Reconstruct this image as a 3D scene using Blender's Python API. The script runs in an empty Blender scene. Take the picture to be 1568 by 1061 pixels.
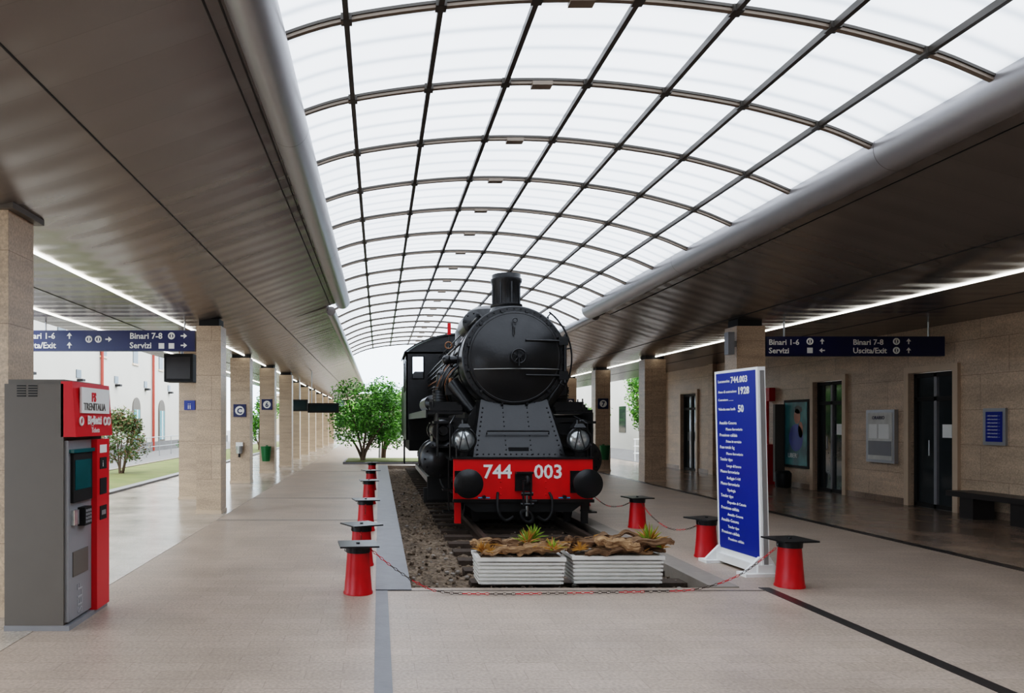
import bpy, math, random
from mathutils import Vector, Matrix, noise
random.seed(7)
pi=math.pi
scene=bpy.context.scene
COL=scene.collection
CZ=1.65
try: scene.view_settings.view_transform='Filmic'
except Exception as e: print('view',e)
for lk in ('High Contrast','Filmic - High Contrast'):
    try: scene.view_settings.look=lk; break
    except Exception as e: print('look',e)
# ------------------------------------------------------------------ materials
def newmat(name):
    m=bpy.data.materials.new(name); m.use_nodes=True
    nt=m.node_tree; b=nt.nodes['Principled BSDF']
    return m,nt,b
def N(nt,t,**kw):
    n=nt.nodes.new(t)
    for k,v in kw.items():
        if k in n.inputs: n.inputs[k].default_value=v
        else: setattr(n,k,v)
    return n
def mixc(nt,fac,a,b,mode='MIX'):
    n=nt.nodes.new('ShaderNodeMix'); n.data_type='RGBA'; n.blend_type=mode
    def s(i,v):
        if isinstance(v,bpy.types.NodeSocket): nt.links.new(v,n.inputs[i])
        elif isinstance(v,(tuple,list)): n.inputs[i].default_value=(*v[:3],1)
        else: n.inputs[i].default_value=v
    s(0,fac); s(6,a); s(7,b)
    return n.outputs[2]
def ocoord(nt,scale=(1,1,1),rot=(0,0,0)):
    tc=nt.nodes.new('ShaderNodeTexCoord'); mp=nt.nodes.new('ShaderNodeMapping')
    mp.inputs['Scale'].default_value=scale; mp.inputs['Rotation'].default_value=rot
    nt.links.new(tc.outputs['Object'],mp.inputs['Vector']); return mp.outputs['Vector']
def pm(name,col,rough=.5,metal=0,var=.12,scale=6,bump=0,bscale=40,spec=.5,st=(1,1,1)):
    m,nt,b=newmat(name)
    v=ocoord(nt,st); n=N(nt,'ShaderNodeTexNoise',Scale=scale,Detail=4.0); nt.links.new(v,n.inputs['Vector'])
    c=mixc(nt,n.outputs['Fac'],tuple(x*(1-var) for x in col),tuple(min(1,x*(1+var)) for x in col))
    nt.links.new(c,b.inputs['Base Color'])
    b.inputs['Roughness'].default_value=rough; b.inputs['Metallic'].default_value=metal
    b.inputs['Specular IOR Level'].default_value=spec
    if bump:
        n2=N(nt,'ShaderNodeTexNoise',Scale=bscale,Detail=3.0); nt.links.new(v,n2.inputs['Vector'])
        bp=N(nt,'ShaderNodeBump',Strength=bump,Distance=.02); nt.links.new(n2.outputs['Fac'],bp.inputs['Height'])
        nt.links.new(bp.outputs['Normal'],b.inputs['Normal'])
    return m
def emis(name,col,st):
    m,nt,b=newmat(name); b.inputs['Base Color'].default_value=(*col,1)
    b.inputs['Emission Color'].default_value=(*col,1); b.inputs['Emission Strength'].default_value=st; return m
def tilemat(name,c1,c2,mort,bw,rh,rough=.4,axes='XY',msize=.006,bump=.15,nscale=1.2,vein=(1,1,1),lo=.72,hi=1.25,spec=.5):
    m,nt,b=newmat(name); b.inputs['Specular IOR Level'].default_value=spec
    tc=nt.nodes.new('ShaderNodeTexCoord'); sx=nt.nodes.new('ShaderNodeSeparateXYZ'); cx=nt.nodes.new('ShaderNodeCombineXYZ')
    nt.links.new(tc.outputs['Object'],sx.inputs[0])
    nt.links.new(sx.outputs[axes[0]],cx.inputs[0]); nt.links.new(sx.outputs[axes[1]],cx.inputs[1])
    br=nt.nodes.new('ShaderNodeTexBrick'); nt.links.new(cx.outputs[0],br.inputs['Vector'])
    br.inputs['Scale'].default_value=1; br.inputs['Brick Width'].default_value=bw; br.inputs['Row Height'].default_value=rh
    br.inputs['Mortar Size'].default_value=msize; br.inputs['Mortar Smooth'].default_value=.3
    br.inputs['Color1'].default_value=(*c1,1); br.inputs['Color2'].default_value=(*c2,1); br.inputs['Mortar'].default_value=(*mort,1)
    mp=nt.nodes.new('ShaderNodeMapping'); mp.inputs['Scale'].default_value=vein; nt.links.new(tc.outputs['Object'],mp.inputs[0])
    n=N(nt,'ShaderNodeTexNoise',Scale=nscale,Detail=6.0,Roughness=.6); nt.links.new(mp.outputs[0],n.inputs['Vector'])
    n3=N(nt,'ShaderNodeTexNoise',Scale=45.0,Detail=4.0); nt.links.new(tc.outputs['Object'],n3.inputs['Vector'])
    r=nt.nodes.new('ShaderNodeMapRange'); r.inputs[1].default_value=.3; r.inputs[2].default_value=.7; r.inputs[3].default_value=lo; r.inputs[4].default_value=hi
    nt.links.new(n.outputs['Fac'],r.inputs[0])
    r3=nt.nodes.new('ShaderNodeMapRange'); r3.inputs[1].default_value=.3; r3.inputs[2].default_value=.7; r3.inputs[3].default_value=.8; r3.inputs[4].default_value=1.2
    nt.links.new(n3.outputs['Fac'],r3.inputs[0])
    mu=N(nt,'ShaderNodeMath',operation='MULTIPLY'); nt.links.new(r.outputs[0],mu.inputs[0]); nt.links.new(r3.outputs[0],mu.inputs[1])
    vm=N(nt,'ShaderNodeVectorMath',operation='SCALE'); nt.links.new(br.outputs['Color'],vm.inputs[0]); nt.links.new(mu.outputs[0],vm.inputs['Scale'])
    nt.links.new(vm.outputs[0],b.inputs['Base Color'])
    rr=nt.nodes.new('ShaderNodeMapRange'); rr.inputs[3].default_value=rough-.08; rr.inputs[4].default_value=rough+.12
    nt.links.new(n.outputs['Fac'],rr.inputs[0]); nt.links.new(rr.outputs[0],b.inputs['Roughness'])
    bp=N(nt,'ShaderNodeBump',Strength=bump,Distance=.004); 
    inv=N(nt,'ShaderNodeMath',operation='SUBTRACT'); inv.inputs[0].default_value=1; nt.links.new(br.outputs['Fac'],inv.inputs[1])
    ad=N(nt,'ShaderNodeMath',operation='MULTIPLY_ADD'); nt.links.new(n3.outputs['Fac'],ad.inputs[0]); ad.inputs[1].default_value=.4; nt.links.new(inv.outputs[0],ad.inputs[2])
    nt.links.new(ad.outputs[0],bp.inputs['Height']); nt.links.new(bp.outputs['Normal'],b.inputs['Normal'])
    return m

M_floor=tilemat('paving_stone',(.40,.325,.27),(.365,.295,.24),(.29,.23,.185),.48,.16,.42,'XY',.003,.2,.9,lo=.84,hi=1.14,spec=.45)
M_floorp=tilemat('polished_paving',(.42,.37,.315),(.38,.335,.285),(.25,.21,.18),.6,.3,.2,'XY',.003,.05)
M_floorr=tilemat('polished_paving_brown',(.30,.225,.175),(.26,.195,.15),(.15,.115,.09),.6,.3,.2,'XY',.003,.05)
M_curb=pm('grey_curb_stone',(.19,.19,.20),.5,var=.2,bump=.1)
M_curb2=pm('grey_brown_curb_stone',(.25,.22,.19),.6,var=.2,bump=.1)
M_dark=pm('dark_inlay_stone',(.03,.027,.027),.35)
M_pillar=tilemat('travertine_pillar',(.52,.40,.295),(.46,.35,.255),(.29,.215,.155),3.0,.62,.38,'XZ',.004,.1,1.5,(1,1,6),lo=.84,hi=1.14)
M_wall=tilemat('travertine_wall',(.56,.43,.32),(.49,.375,.275),(.30,.225,.16),1.15,.62,.34,'YZ',.005,.1,1.3,(1,.7,3.5),lo=.8,hi=1.18)
M_frame=pm('travertine_trim',(.56,.44,.33),.4,var=.15,scale=3)
M_black=pm('loco_black_paint',(.011,.0115,.0125),.30,.0,var=.4,scale=5,bump=.09,bscale=22,spec=.55)
M_blackd=pm('loco_black_dull',(.007,.007,.0075),.6,.0,var=.4,scale=8)
M_red=pm('loco_red_paint',(.68,.007,.007),.38,var=.15)
M_redb=pm('bollard_red',(.46,.004,.007),.36,var=.18,scale=12)
M_redm=pm('machine_red',(.64,.010,.018),.32,var=.06)
M_white=pm('white_paint',(.82,.82,.80),.5,var=.05)
M_brass=pm('old_pipe_brown',(.24,.12,.065),.45,.6,var=.4)
M_steel=pm('worn_steel',(.22,.22,.21),.35,.8)
M_rust=pm('rusty_rail',(.06,.042,.032),.6,.4,var=.4)
M_lens=pm('lamp_glass',(.5,.53,.53),.12,.6,var=.45,scale=14)
M_cyan=pm('cyan_handle',(.02,.30,.5),.4)
M_sleeper=pm('sleeper_wood',(.06,.043,.032),.85,var=.4,scale=12,bump=.5)
M_navy=pm('navy_sign',(.004,.009,.075),.3,var=.1)
M_blue=pm('blue_panel',(.008,.035,.28),.3,var=.08)
M_grey=pm('machine_grey',(.135,.12,.105),.5,var=.05)
M_lgrey=pm('machine_light_grey',(.25,.25,.26),.4,var=.05)
M_mgrey=pm('lettering_grey',(.38,.38,.40),.4,var=.05)
M_dscr=pm('dark_screen',(.01,.03,.035),.1)
M_teal=pm('teal_screen',(.01,.11,.12),.15,var=.3)
M_planter=pm('planter_white',(.72,.70,.66),.6,var=.1,scale=9)
M_bark=pm('driftwood_bark',(.17,.10,.055),.9,var=.75,scale=9,bump=1,bscale=30,st=(.35,2,2))
M_bark2=pm('driftwood_light',(.34,.21,.115),.9,var=.65,scale=11,bump=1,bscale=34,st=(.35,2,2))
M_spike=pm('spiky_leaf',(.22,.32,.03),.5,var=.4)
M_spikeb=pm('dry_leaf',(.42,.21,.04),.6,var=.4)
M_leaf=pm('leaf_green',(.12,.31,.03),.5,var=.5,scale=2)
M_leaf2=pm('leaf_dark_green',(.04,.13,.018),.5,var=.5,scale=2)
M_leafd=pm('leaf_dull_green',(.09,.15,.05),.6,var=.5,scale=2)
M_leafp=pm('leaf_reddish',(.20,.13,.07),.6,var=.5,scale=2)
M_trunk=pm('tree_trunk',(.12,.085,.06),.8,var=.3)
M_facade=pm('plaster_white',(.50,.49,.455),.85,var=.08,scale=.6)
M_facy=pm('plaster_cream',(.42,.36,.27),.85,var=.1,scale=.6)
M_win=pm('window_glass_dark',(.03,.04,.045),.06,var=.2,spec=.8)
M_winb=pm('window_blue',(.18,.32,.38),.2)
M_pipe=pm('red_pipe',(.4,.06,.04),.5)
M_asph=pm('asphalt',(.17,.17,.17),.8,var=.2,scale=3)
M_green=pm('bin_green',(.008,.12,.035),.4)
M_paper=pm('poster_paper',(.58,.57,.54),.5,var=.25,scale=5)
M_redp=pm('poster_red',(.5,.04,.03),.5)
M_alu=pm('aluminium',(.45,.46,.48),.35,.7,var=.05)
M_rib=pm('rib_dark_steel',(.075,.068,.06),.45,.3,var=.15)
M_ribl=pm('rib_tan_steel',(.22,.18,.145),.45,.3,var=.15)
M_cap=pm('cap_black',(.012,.013,.015),.35,var=.2)
M_benchm=pm('bench_stone',(.035,.03,.028),.35)
M_groove=pm('joint_groove',(.02,.018,.017),.7)
M_led=emis('led_strip',(1,.97,.88),6)
m,nt,b=newmat('poster_teal'); v=ocoord(nt,(1,1.6,1)); n=N(nt,'ShaderNodeTexNoise',Scale=1.7,Detail=2.0); nt.links.new(v,n.inputs['Vector'])
cr=nt.nodes.new('ShaderNodeValToRGB'); nt.links.new(n.outputs['Fac'],cr.inputs[0])
e=cr.color_ramp.elements; e[0].position=.38; e[0].color=(.015,.10,.13,1); e[1].position=.6; e[1].color=(.04,.23,.25,1)
nt.links.new(cr.outputs[0],b.inputs['Base Color']); b.inputs['Roughness'].default_value=.25; M_postt=m
M_skin=pm('poster_warm_tone',(.36,.12,.06),.3,var=.4,scale=3)
m,nt,b=newmat('track_gravel'); v=ocoord(nt); vo=N(nt,'ShaderNodeTexVoronoi',Scale=22.0); nt.links.new(v,vo.inputs['Vector'])
n=N(nt,'ShaderNodeTexNoise',Scale=2.5,Detail=7.0,Roughness=.7); nt.links.new(v,n.inputs['Vector'])
bw=nt.nodes.new('ShaderNodeRGBToBW'); nt.links.new(vo.outputs['Color'],bw.inputs[0])
c=mixc(nt,n.outputs['Fac'],(.045,.033,.023),(.30,.225,.16)); c2=mixc(nt,.7,c,bw.outputs[0],'SOFT_LIGHT'); nt.links.new(c2,b.inputs['Base Color'])
b.inputs['Roughness'].default_value=.9; bp=N(nt,'ShaderNodeBump',Strength=1.0,Distance=.05); nt.links.new(vo.outputs['Distance'],bp.inputs['Height']); nt.links.new(bp.outputs['Normal'],b.inputs['Normal']); M_gravel=m
m,nt,b=newmat('lawn_grass'); v=ocoord(nt); n=N(nt,'ShaderNodeTexNoise',Scale=1.3,Detail=8.0); nt.links.new(v,n.inputs['Vector'])
nt.links.new(mixc(nt,n.outputs['Fac'],(.06,.11,.02),(.24,.23,.10)),b.inputs['Base Color']); b.inputs['Roughness'].default_value=.9; M_grass=m
def soffit(name,col,rough,metal):
    m,nt,b=newmat(name)
    v=ocoord(nt); br=nt.nodes.new('ShaderNodeTexBrick'); nt.links.new(v,br.inputs['Vector'])
    br.offset=0; br.inputs['Scale'].default_value=1; br.inputs['Brick Width'].default_value=40; br.inputs['Row Height'].default_value=.42
    br.inputs['Mortar Size'].default_value=.003; br.inputs['Mortar Smooth'].default_value=.2
    br.inputs['Color1'].default_value=(*col,1); br.inputs['Color2'].default_value=(*[x*.92 for x in col],1); br.inputs['Mortar'].default_value=(*[x*.85 for x in col],1)
    nt.links.new(br.outputs['Color'],b.inputs['Base Color'])
    b.inputs['Roughness'].default_value=rough; b.inputs['Metallic'].default_value=metal
    w=nt.nodes.new('ShaderNodeTexWave'); w.wave_type='BANDS'; w.bands_direction='Y'; w.wave_profile='SIN'
    w.inputs['Scale'].default_value=.748; w.inputs['Distortion'].default_value=1.0; w.inputs['Detail'].default_value=1; w.inputs['Detail Scale'].default_value=.6; nt.links.new(v,w.inputs['Vector'])
    v2=ocoord(nt,(.5,1.6,1)); nn=N(nt,'ShaderNodeTexNoise',Scale=1.0,Detail=0.0); nt.links.new(v2,nn.inputs['Vector'])
    ad=N(nt,'ShaderNodeMath',operation='MULTIPLY_ADD'); nt.links.new(w.outputs['Fac'],ad.inputs[0]); ad.inputs[1].default_value=.2; nt.links.new(nn.outputs['Fac'],ad.inputs[2])
    bp=N(nt,'ShaderNodeBump',Strength=.5,Distance=.05); nt.links.new(ad.outputs[0],bp.inputs['Height']); nt.links.new(bp.outputs['Normal'],b.inputs['Normal'])
    return m
M_soffit=soffit('soffit_grey_metal',(.26,.238,.225),.26,.55)
M_tube=pm('tube_grey_metal',(.38,.375,.385),.36,.6,var=.05)
m,nt,b=newmat('roof_polycarbonate'); nt.nodes.remove(b)
out=[n for n in nt.nodes if n.type=='OUTPUT_MATERIAL'][0]
v=ocoord(nt); w=nt.nodes.new('ShaderNodeTexWave'); w.wave_type='BANDS'; w.bands_direction='Y'; w.inputs['Scale'].default_value=.967; w.inputs['Distortion'].default_value=.25
nt.links.new(v,w.inputs['Vector'])
n=N(nt,'ShaderNodeTexNoise',Scale=.9,Detail=3.0); nt.links.new(v,n.inputs['Vector'])
pw=N(nt,'ShaderNodeMath',operation='POWER'); nt.links.new(w.outputs['Fac'],pw.inputs[0]); pw.inputs[1].default_value=6
c0=mixc(nt,n.outputs['Fac'],(.42,.445,.475),(.56,.58,.61)); c=mixc(nt,pw.outputs[0],c0,(.30,.325,.355))
tr=nt.nodes.new('ShaderNodeBsdfTranslucent'); nt.links.new(c,tr.inputs[0])
gl=nt.nodes.new('ShaderNodeBsdfGlossy'); gl.inputs['Roughness'].default_value=.3; gl.inputs[0].default_value=(.8,.8,.8,1)
mx=nt.nodes.new('ShaderNodeMixShader'); mx.inputs[0].default_value=.05; nt.links.new(tr.outputs[0],mx.inputs[1]); nt.links.new(gl.outputs[0],mx.inputs[2])
nt.links.new(mx.outputs[0],out.inputs[0]); M_poly=m

# ------------------------------------------------------------------ builder
class B:
    def __init__(s,name): s.name=name; s.v=[]; s.f=[]; s.m=[]; s.mats=[]; s.M=None
    def mi(s,mat):
        if mat not in s.mats: s.mats.append(mat)
        return s.mats.index(mat)
    def add(s,vs,fs,mat):
        o=len(s.v); k=s.mi(mat)
        for p in vs:
            p=Vector(p); s.v.append(s.M@p if s.M else p)
        for f in fs: s.f.append([i+o for i in f]); s.m.append(k)
    def box(s,x0,x1,y0,y1,z0,z1,mat):
        vs=[(x0,y0,z0),(x1,y0,z0),(x1,y1,z0),(x0,y1,z0),(x0,y0,z1),(x1,y0,z1),(x1,y1,z1),(x0,y1,z1)]
        s.add(vs,[(0,3,2,1),(4,5,6,7),(0,1,5,4),(1,2,6,5),(2,3,7,6),(3,0,4,7)],mat)
    def hexa(s,bot,top,mat):
        s.add(list(bot)+list(top),[(0,3,2,1),(4,5,6,7),(0,1,5,4),(1,2,6,5),(2,3,7,6),(3,0,4,7)],mat)
    def loft(s,rings,mat,caps=True,closed=True):
        n=len(rings[0]); vs=[p for r in rings for p in r]; fs=[]
        for i in range(len(rings)-1):
            for j in range(n if closed else n-1):
                a=i*n+j; b=i*n+(j+1)%n; fs.append((a,b,b+n,a+n))
        if caps: fs.append(tuple(range(n))[::-1]); fs.append(tuple(range((len(rings)-1)*n,len(rings)*n)))
        s.add(vs,fs,mat)
    def lathe(s,o,ax,prof,mat,seg=24,caps=True):
        o=Vector(o); ax=Vector(ax).normalized(); u=ax.orthogonal().normalized(); w=ax.cross(u)
        rings=[[o+ax*t+(u*math.cos(2*pi*j/seg)+w*math.sin(2*pi*j/seg))*max(r,1e-4) for j in range(seg)] for t,r in prof]
        s.loft(rings,mat,caps)
    def cyl(s,p0,p1,r0,mat,r1=None,seg=16):
        p0=Vector(p0);p1=Vector(p1); r1=r0 if r1 is None else r1
        s.lathe(p0,p1-p0,[(0,r0),((p1-p0).length,r1)],mat,seg)
    def tube(s,pts,r,mat,seg=8,rad=None):
        pts=[Vector(p) for p in pts]; rings=[]; u=None
        for i,p in enumerate(pts):
            d=(pts[min(i+1,len(pts)-1)]-pts[max(i-1,0)]).normalized()
            if u is None: u=d.orthogonal().normalized()
            u=(u-d*u.dot(d)).normalized(); w=d.cross(u); rr=rad[i] if rad else r
            rings.append([p+(u*math.cos(2*pi*j/seg)+w*math.sin(2*pi*j/seg))*rr for j in range(seg)])
        s.loft(rings,mat)
    def torus(s,c,ax,R,r,mat,seg=24,ms=8,a0=0,a1=2*pi,sy=1):
        c=Vector(c); ax=Vector(ax).normalized(); u=ax.orthogonal().normalized(); w=ax.cross(u)
        full=abs(a1-a0-2*pi)<1e-3; rings=[]
        for i in range(seg+1):
            a=a0+(a1-a0)*i/seg; d=u*math.cos(a)+w*math.sin(a)*sy
            rings.append([c+d*R+(d*math.cos(2*pi*j/ms)+ax*math.sin(2*pi*j/ms))*r for j in range(ms)])
        s.loft(rings,mat,caps=not full)
    def sphere(s,c,r,mat,seg=16,sc=(1,1,1)):
        c=Vector(c); n=seg//2; rings=[]
        for i in range(n+1):
            a=pi*i/n; rings.append([c+Vector((math.sin(a)*math.cos(2*pi*j/seg)*r*sc[0],math.sin(a)*math.sin(2*pi*j/seg)*r*sc[1],-math.cos(a)*r*sc[2])) for j in range(seg)])
        s.loft(rings,mat)
    def exty(s,prof,y0,y1,mat):
        s.loft([[(x,y0,z) for x,z in prof],[(x,y1,z) for x,z in prof]],mat)
    def text(s,t,o,size,face,mat,align='LEFT',bold=0.0,ext=.002):
        c=bpy.data.curves.new('t','FONT'); c.body=t; c.size=size; c.align_x=align; c.extrude=ext; c.offset=bold; c.resolution_u=2
        ob=bpy.data.objects.new('t',c); COL.objects.link(ob); bpy.context.view_layer.update()
        me=bpy.data.meshes.new_from_object(ob.evaluated_get(bpy.context.evaluated_depsgraph_get()))
        ax={'-Y':((1,0,0),(0,0,1),(0,-1,0)),'-X':((0,-1,0),(0,0,1),(-1,0,0)),'+X':((0,1,0),(0,0,1),(1,0,0)),'+Xv':((0,0,1),(0,-1,0),(1,0,0))}[face]
        X,Y,Z=[Vector(a) for a in ax]; o=Vector(o)
        s.add([o+X*v.co.x+Y*v.co.y+Z*v.co.z for v in me.vertices],[tuple(p.vertices) for p in me.polygons],mat)
        bpy.data.objects.remove(ob); bpy.data.curves.remove(c); bpy.data.meshes.remove(me)
    def mesh(s,ang=38):
        me=bpy.data.meshes.new(s.name); me.from_pydata([tuple(v) for v in s.v],[],s.f)
        for m in s.mats: me.materials.append(m)
        me.polygons.foreach_set('material_index',s.m); me.polygons.foreach_set('use_smooth',[True]*len(s.f))
        me.update(); me.set_sharp_from_angle(angle=math.radians(ang)); return me
    def done(s,loc=(0,0,0),ang=38):
        ob=bpy.data.objects.new(s.name,s.mesh(ang)); ob.location=loc; COL.objects.link(ob); return ob
def inst(name,me,loc,rz=0):
    ob=bpy.data.objects.new(name,me); ob.location=loc; ob.rotation_euler=(0,0,rz); COL.objects.link(ob); return ob
def spline(pts,n=6):
    out=[]; P=[Vector(p) for p in pts]
    for i in range(len(P)-1):
        p0=P[max(i-1,0)];p1=P[i];p2=P[i+1];p3=P[min(i+2,len(P)-1)]
        for k in range(n):
            t=k/n; out.append(.5*((2*p1)+(p2-p0)*t+(2*p0-5*p1+4*p2-p3)*t*t+(-p0+3*p1-3*p2+p3)*t**3))
    out.append(P[-1]); return out

# ------------------------------------------------------------------ room shell
TX0,TX1,TY0,TY1=.32,3.5,7.2,27.3
YB=-7.0
f=B('floor')
f.box(-2.75,TX0,YB,60,-.25,0,M_floor); f.box(TX1,7.15,YB,60,-.25,0,M_floor)
f.box(TX0,TX1,YB,TY0,-.25,0,M_floor); f.box(TX0,TX1,TY1,60,-.25,0,M_floor)
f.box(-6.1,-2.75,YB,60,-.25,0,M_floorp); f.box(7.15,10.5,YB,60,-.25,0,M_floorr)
f.done()
g=B('ground_outside')
g.box(-60,60,-30,140,-.5,-.25,M_asph)
g.box(-60,-8.9,-30,140,-.25,-.03,M_asph); g.box(10.75,60,-30,140,-.25,-.03,M_asph); g.box(-8.9,10.75,60,140,-.25,-.03,M_asph)
g.done()
g=B('lawn'); g.box(-8.9,-6.35,16,60,-.25,.03,M_grass); g.box(-6.35,-6.1,YB,60,-.25,.05,M_curb); g.box(-9.05,-8.9,16,60,-.25,.06,M_curb2); g.box(-8.9,-6.35,YB,16,-.25,0,M_floorp); g.done()
t=B('track_bed'); 
nx,ny=44,240; vs=[];fs=[]
for j in range(ny+1):
    for i in range(nx+1):
        x=TX0+(TX1-TX0)*i/nx; y=TY0+(TY1-TY0)*j/ny
        vs.append((x,y,-.13+.05*noise.noise((x*3,y*3,0))+.045*noise.noise((x*13,y*13,4))))
for j in range(ny):
    for i in range(nx): a=j*(nx+1)+i; fs.append((a,a+1,a+nx+2,a+nx+1))
t.add(vs,fs,M_gravel)
random.seed(12)
for i in range(900):
    x=random.uniform(TX0+.03,TX1-.03); y=TY0+.05+(random.random()**1.8)*12; r=random.uniform(.012,.035)
    t.sphere((x,y,-.11+.05*noise.noise((x*3,y*3,0))),r,M_gravel if i%3 else M_curb2,6,(1,random.uniform(.6,1.2),.7))
t.done(ang=60)
t=B('railway_track')
XL=2.24
y=7.75
while y<27: 
    t.box(XL-1.25,XL+1.2,y,y+.24,-.2,-.075,M_sleeper); y+=.62
for sx in(-.7525,.7525):
    c=XL+sx; pr=[(c-.07,-.085),(c+.07,-.085),(c+.07,-.07),(c+.012,-.055),(c+.012,.0),(c+.036,.005),(c+.036,.04),(c-.036,.04),(c-.036,.005),(c-.012,0),(c-.012,-.055),(c-.07,-.07)]
    t.exty(pr,8.4,27.1,M_rust)
t.done()
tr=B('trim_1'); tr.box(-.03,TX0,TY0-.12,TY1,0,.012,M_curb); tr.box(3.36,3.58,TY0,TY1,0,.012,M_curb2); tr.box(3.30,3.36,TY0,TY1,-.2,.012,M_curb2); tr.box(-.03,.085,YB,TY0-.12,0,.004,M_curb); tr.done()
tr=B('trim_2'); tr.box(3.77,3.88,YB,7.2,0,.004,M_dark); tr.box(7.1,7.25,YB,40,0,.004,M_dark); tr.box(-.03,3.8,TY0-.13,TY0-.12,0,.004,M_dark); tr.box(-2.8,-2.72,YB,60,0,.003,M_floorp)
for yy in (12.1,15.6,24): tr.box(-2.72,-.03,yy,yy+.12,0,.003,M_curb2)
tr.done()

def prof(pts): return [(p.x,p.y) for p in spline([(a,b,0) for a,b in pts],5)]
def canopy(name,low,high,y0,y1,gro):
    c=B(name); pl=prof(low); c.exty(pl+high,y0,y1,M_soffit)
    for gx in gro:
        for (xa,za),(xb,zb) in zip(pl,pl[1:]):
            if min(xa,xb)<=gx<=max(xa,xb):
                zz=za+(zb-za)*(gx-xa)/(xb-xa); c.box(gx-.006,gx+.006,y0,y1,zz-.006,zz+.01,M_groove); break
    c.done(ang=30)
canopy('ceiling',[(-6.1,3.45),(-3.6,3.45),(-2.9,3.53),(-1.9,3.84),(-.93,4.18)],[(-.85,4.4),(-1.3,4.5),(-6.1,4.1)],YB,15.5,(-.955,-1.04,-2.12,-4.6))
canopy('ceiling',[(10.5,3.45),(7.4,3.45),(6.5,3.50),(5.6,3.76),(4.76,4.0)],[(4.65,4.2),(5.2,4.4),(10.5,4.1)],YB,15.5,(4.95,6.4,8.9))
canopy('ceiling',[(-6.1,3.45),(-3.6,3.45),(-2.9,3.53),(-1.9,3.84),(-1.12,4.09)],[(-1.1,4.2),(-1.5,4.4),(-6.1,4.1)],15.5,58,(-2.12,-4.6))
canopy('ceiling',[(10.5,3.45),(7.4,3.45),(6.5,3.50),(5.6,3.76),(4.85,3.97)],[(4.8,4.05),(5.3,4.3),(10.5,4.1)],15.5,58,(6.4,8.9))
def etube(x,z,r,y0,y1):
    b=B('canopy_edge_tube'); b.lathe((x,y0,z),(0,1,0),[(0,r),(y1-y0-.05,r),(y1-y0-.02,r*.93),(y1-y0,r*.8)],M_tube,32)
    y=y0+4.5
    while y<y1-.5: b.lathe((x,y,z),(0,1,0),[(0,r+.001),(.006,r+.001)],M_grey,32,caps=False); y+=4.5
    b.done()
etube(-.80,CZ+2.63,.165,YB,15.9); etube(4.63,CZ+2.45,.195,YB,15.9); etube(-1.05,CZ+2.43,.10,15.9,58); etube(4.75,CZ+2.33,.10,15.9,58)
# vault
AP=[(-1.05,2.62),(-.68,2.79),(-.235,2.92),(.45,3.02),(1.147,3.07),(1.88,3.06),(2.59,2.985),(3.29,2.865),(3.97,2.68),(4.35,2.53),(4.72,2.36)]
arc=[(p.x,p.y+CZ) for p in spline([(a,b,0) for a,b in AP],5)]
YE=5.25+1.3*18
gl=B('skylight_vault_panels'); gl.loft([[(x,YB+.02,z+.03) for x,z in arc],[(x,YE,z+.03) for x,z in arc]],M_poly,caps=False,closed=False); gl.done()
rb=B('skylight_vault_frame')
def ribarc(y,w,h0,h1,mat):
    rb.loft([[(x,y-w,z+h0),(x,y+w,z+h0),(x,y+w,z+h1),(x,y-w,z+h1)] for x,z in arc],mat)
for k in range(-9,19): 
    yy=5.25+1.3*k; ribarc(yy,.02,-.025,.02,M_ribl); ribarc(yy,.03,.0,.022,M_rib)
    rb.box(1.38,1.56,yy-.05,yy+.05,CZ+3.025,CZ+3.06,M_ribl)
for k in (2,3,4,5,6,7,8):
    x,z=AP[k]; z+=CZ; rb.box(x-.02,x+.02,YB+.02,YE,z-.028,z+.022,M_rib)
    for j in range(-9,19): rb.box(x-.04,x+.04,5.25+1.3*j-.045,5.25+1.3*j+.045,z-.03,z+.02,M_rib)
rb.done()

wl=B('wall_right')
WX=10.5
doors=[(13.2,14.3,2.6),(16.35,17.45,2.6),(23.9,25.1,2.6)]
y=YB
for a,b_,h in doors:
    wl.box(WX,WX+.25,y,a,0,3.45,M_wall); wl.box(WX,WX+.25,a,b_,h,3.45,M_wall); y=b_
wl.box(WX,WX+.25,y,27.5,0,3.45,M_wall); wl.done()
wl=B('wall_back_unseen')  # unseen wall behind the camera, added to cut front fill on the locomotive
for a,b_ in((-9,-5),(-2.6,-.6),(1.2,2.4),(4.6,6.4),(8.4,10.75)): wl.box(a,b_,YB-.3,YB,0,5.2,M_wall)
wl.box(-9,10.75,YB-.3,YB,2.7,5.2,M_wall); wl.box(-9,10.75,YB-.25,YB-.15,0,2.7,M_win); wl.done()
for i,(a,b_,h) in enumerate(doors):
    d=B('door_%d'%(i+1))
    for (p,q) in((a-.12,a),(b_,b_+.12)): d.box(WX-.06,WX-.001,p,q,0,h+.12,M_frame)
    d.box(WX-.06,WX-.001,a,b_,h,h+.12,M_frame)
    d.box(WX+.10,WX+.13,a+.01,b_-.01,0,h-.01,M_win)
    mid=(a+b_)/2
    for p in(a+.01,mid-.04,b_-.08): d.box(WX+.05,WX+.10,p,p+.07,0,h-.01,M_lgrey if p==mid-.04 else M_blackd)
    for z in(0,2.05,h-.09): d.box(WX+.05,WX+.10,a+.01,b_-.01,z,z+.08,M_blackd)
    d.cyl((WX+.0,mid+.08,1.0),(WX+.0,mid+.08,1.3),.015,M_alu); d.box(WX+.09,WX+.099,a+.2,a+.42,1.35,1.6,M_white); d.done()
bb=B('baseboard_right'); y=YB
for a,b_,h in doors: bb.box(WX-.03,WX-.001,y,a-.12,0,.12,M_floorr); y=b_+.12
bb.box(WX-.03,WX-.001,y,27.5,0,.12,M_floorr); bb.done()
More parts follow.
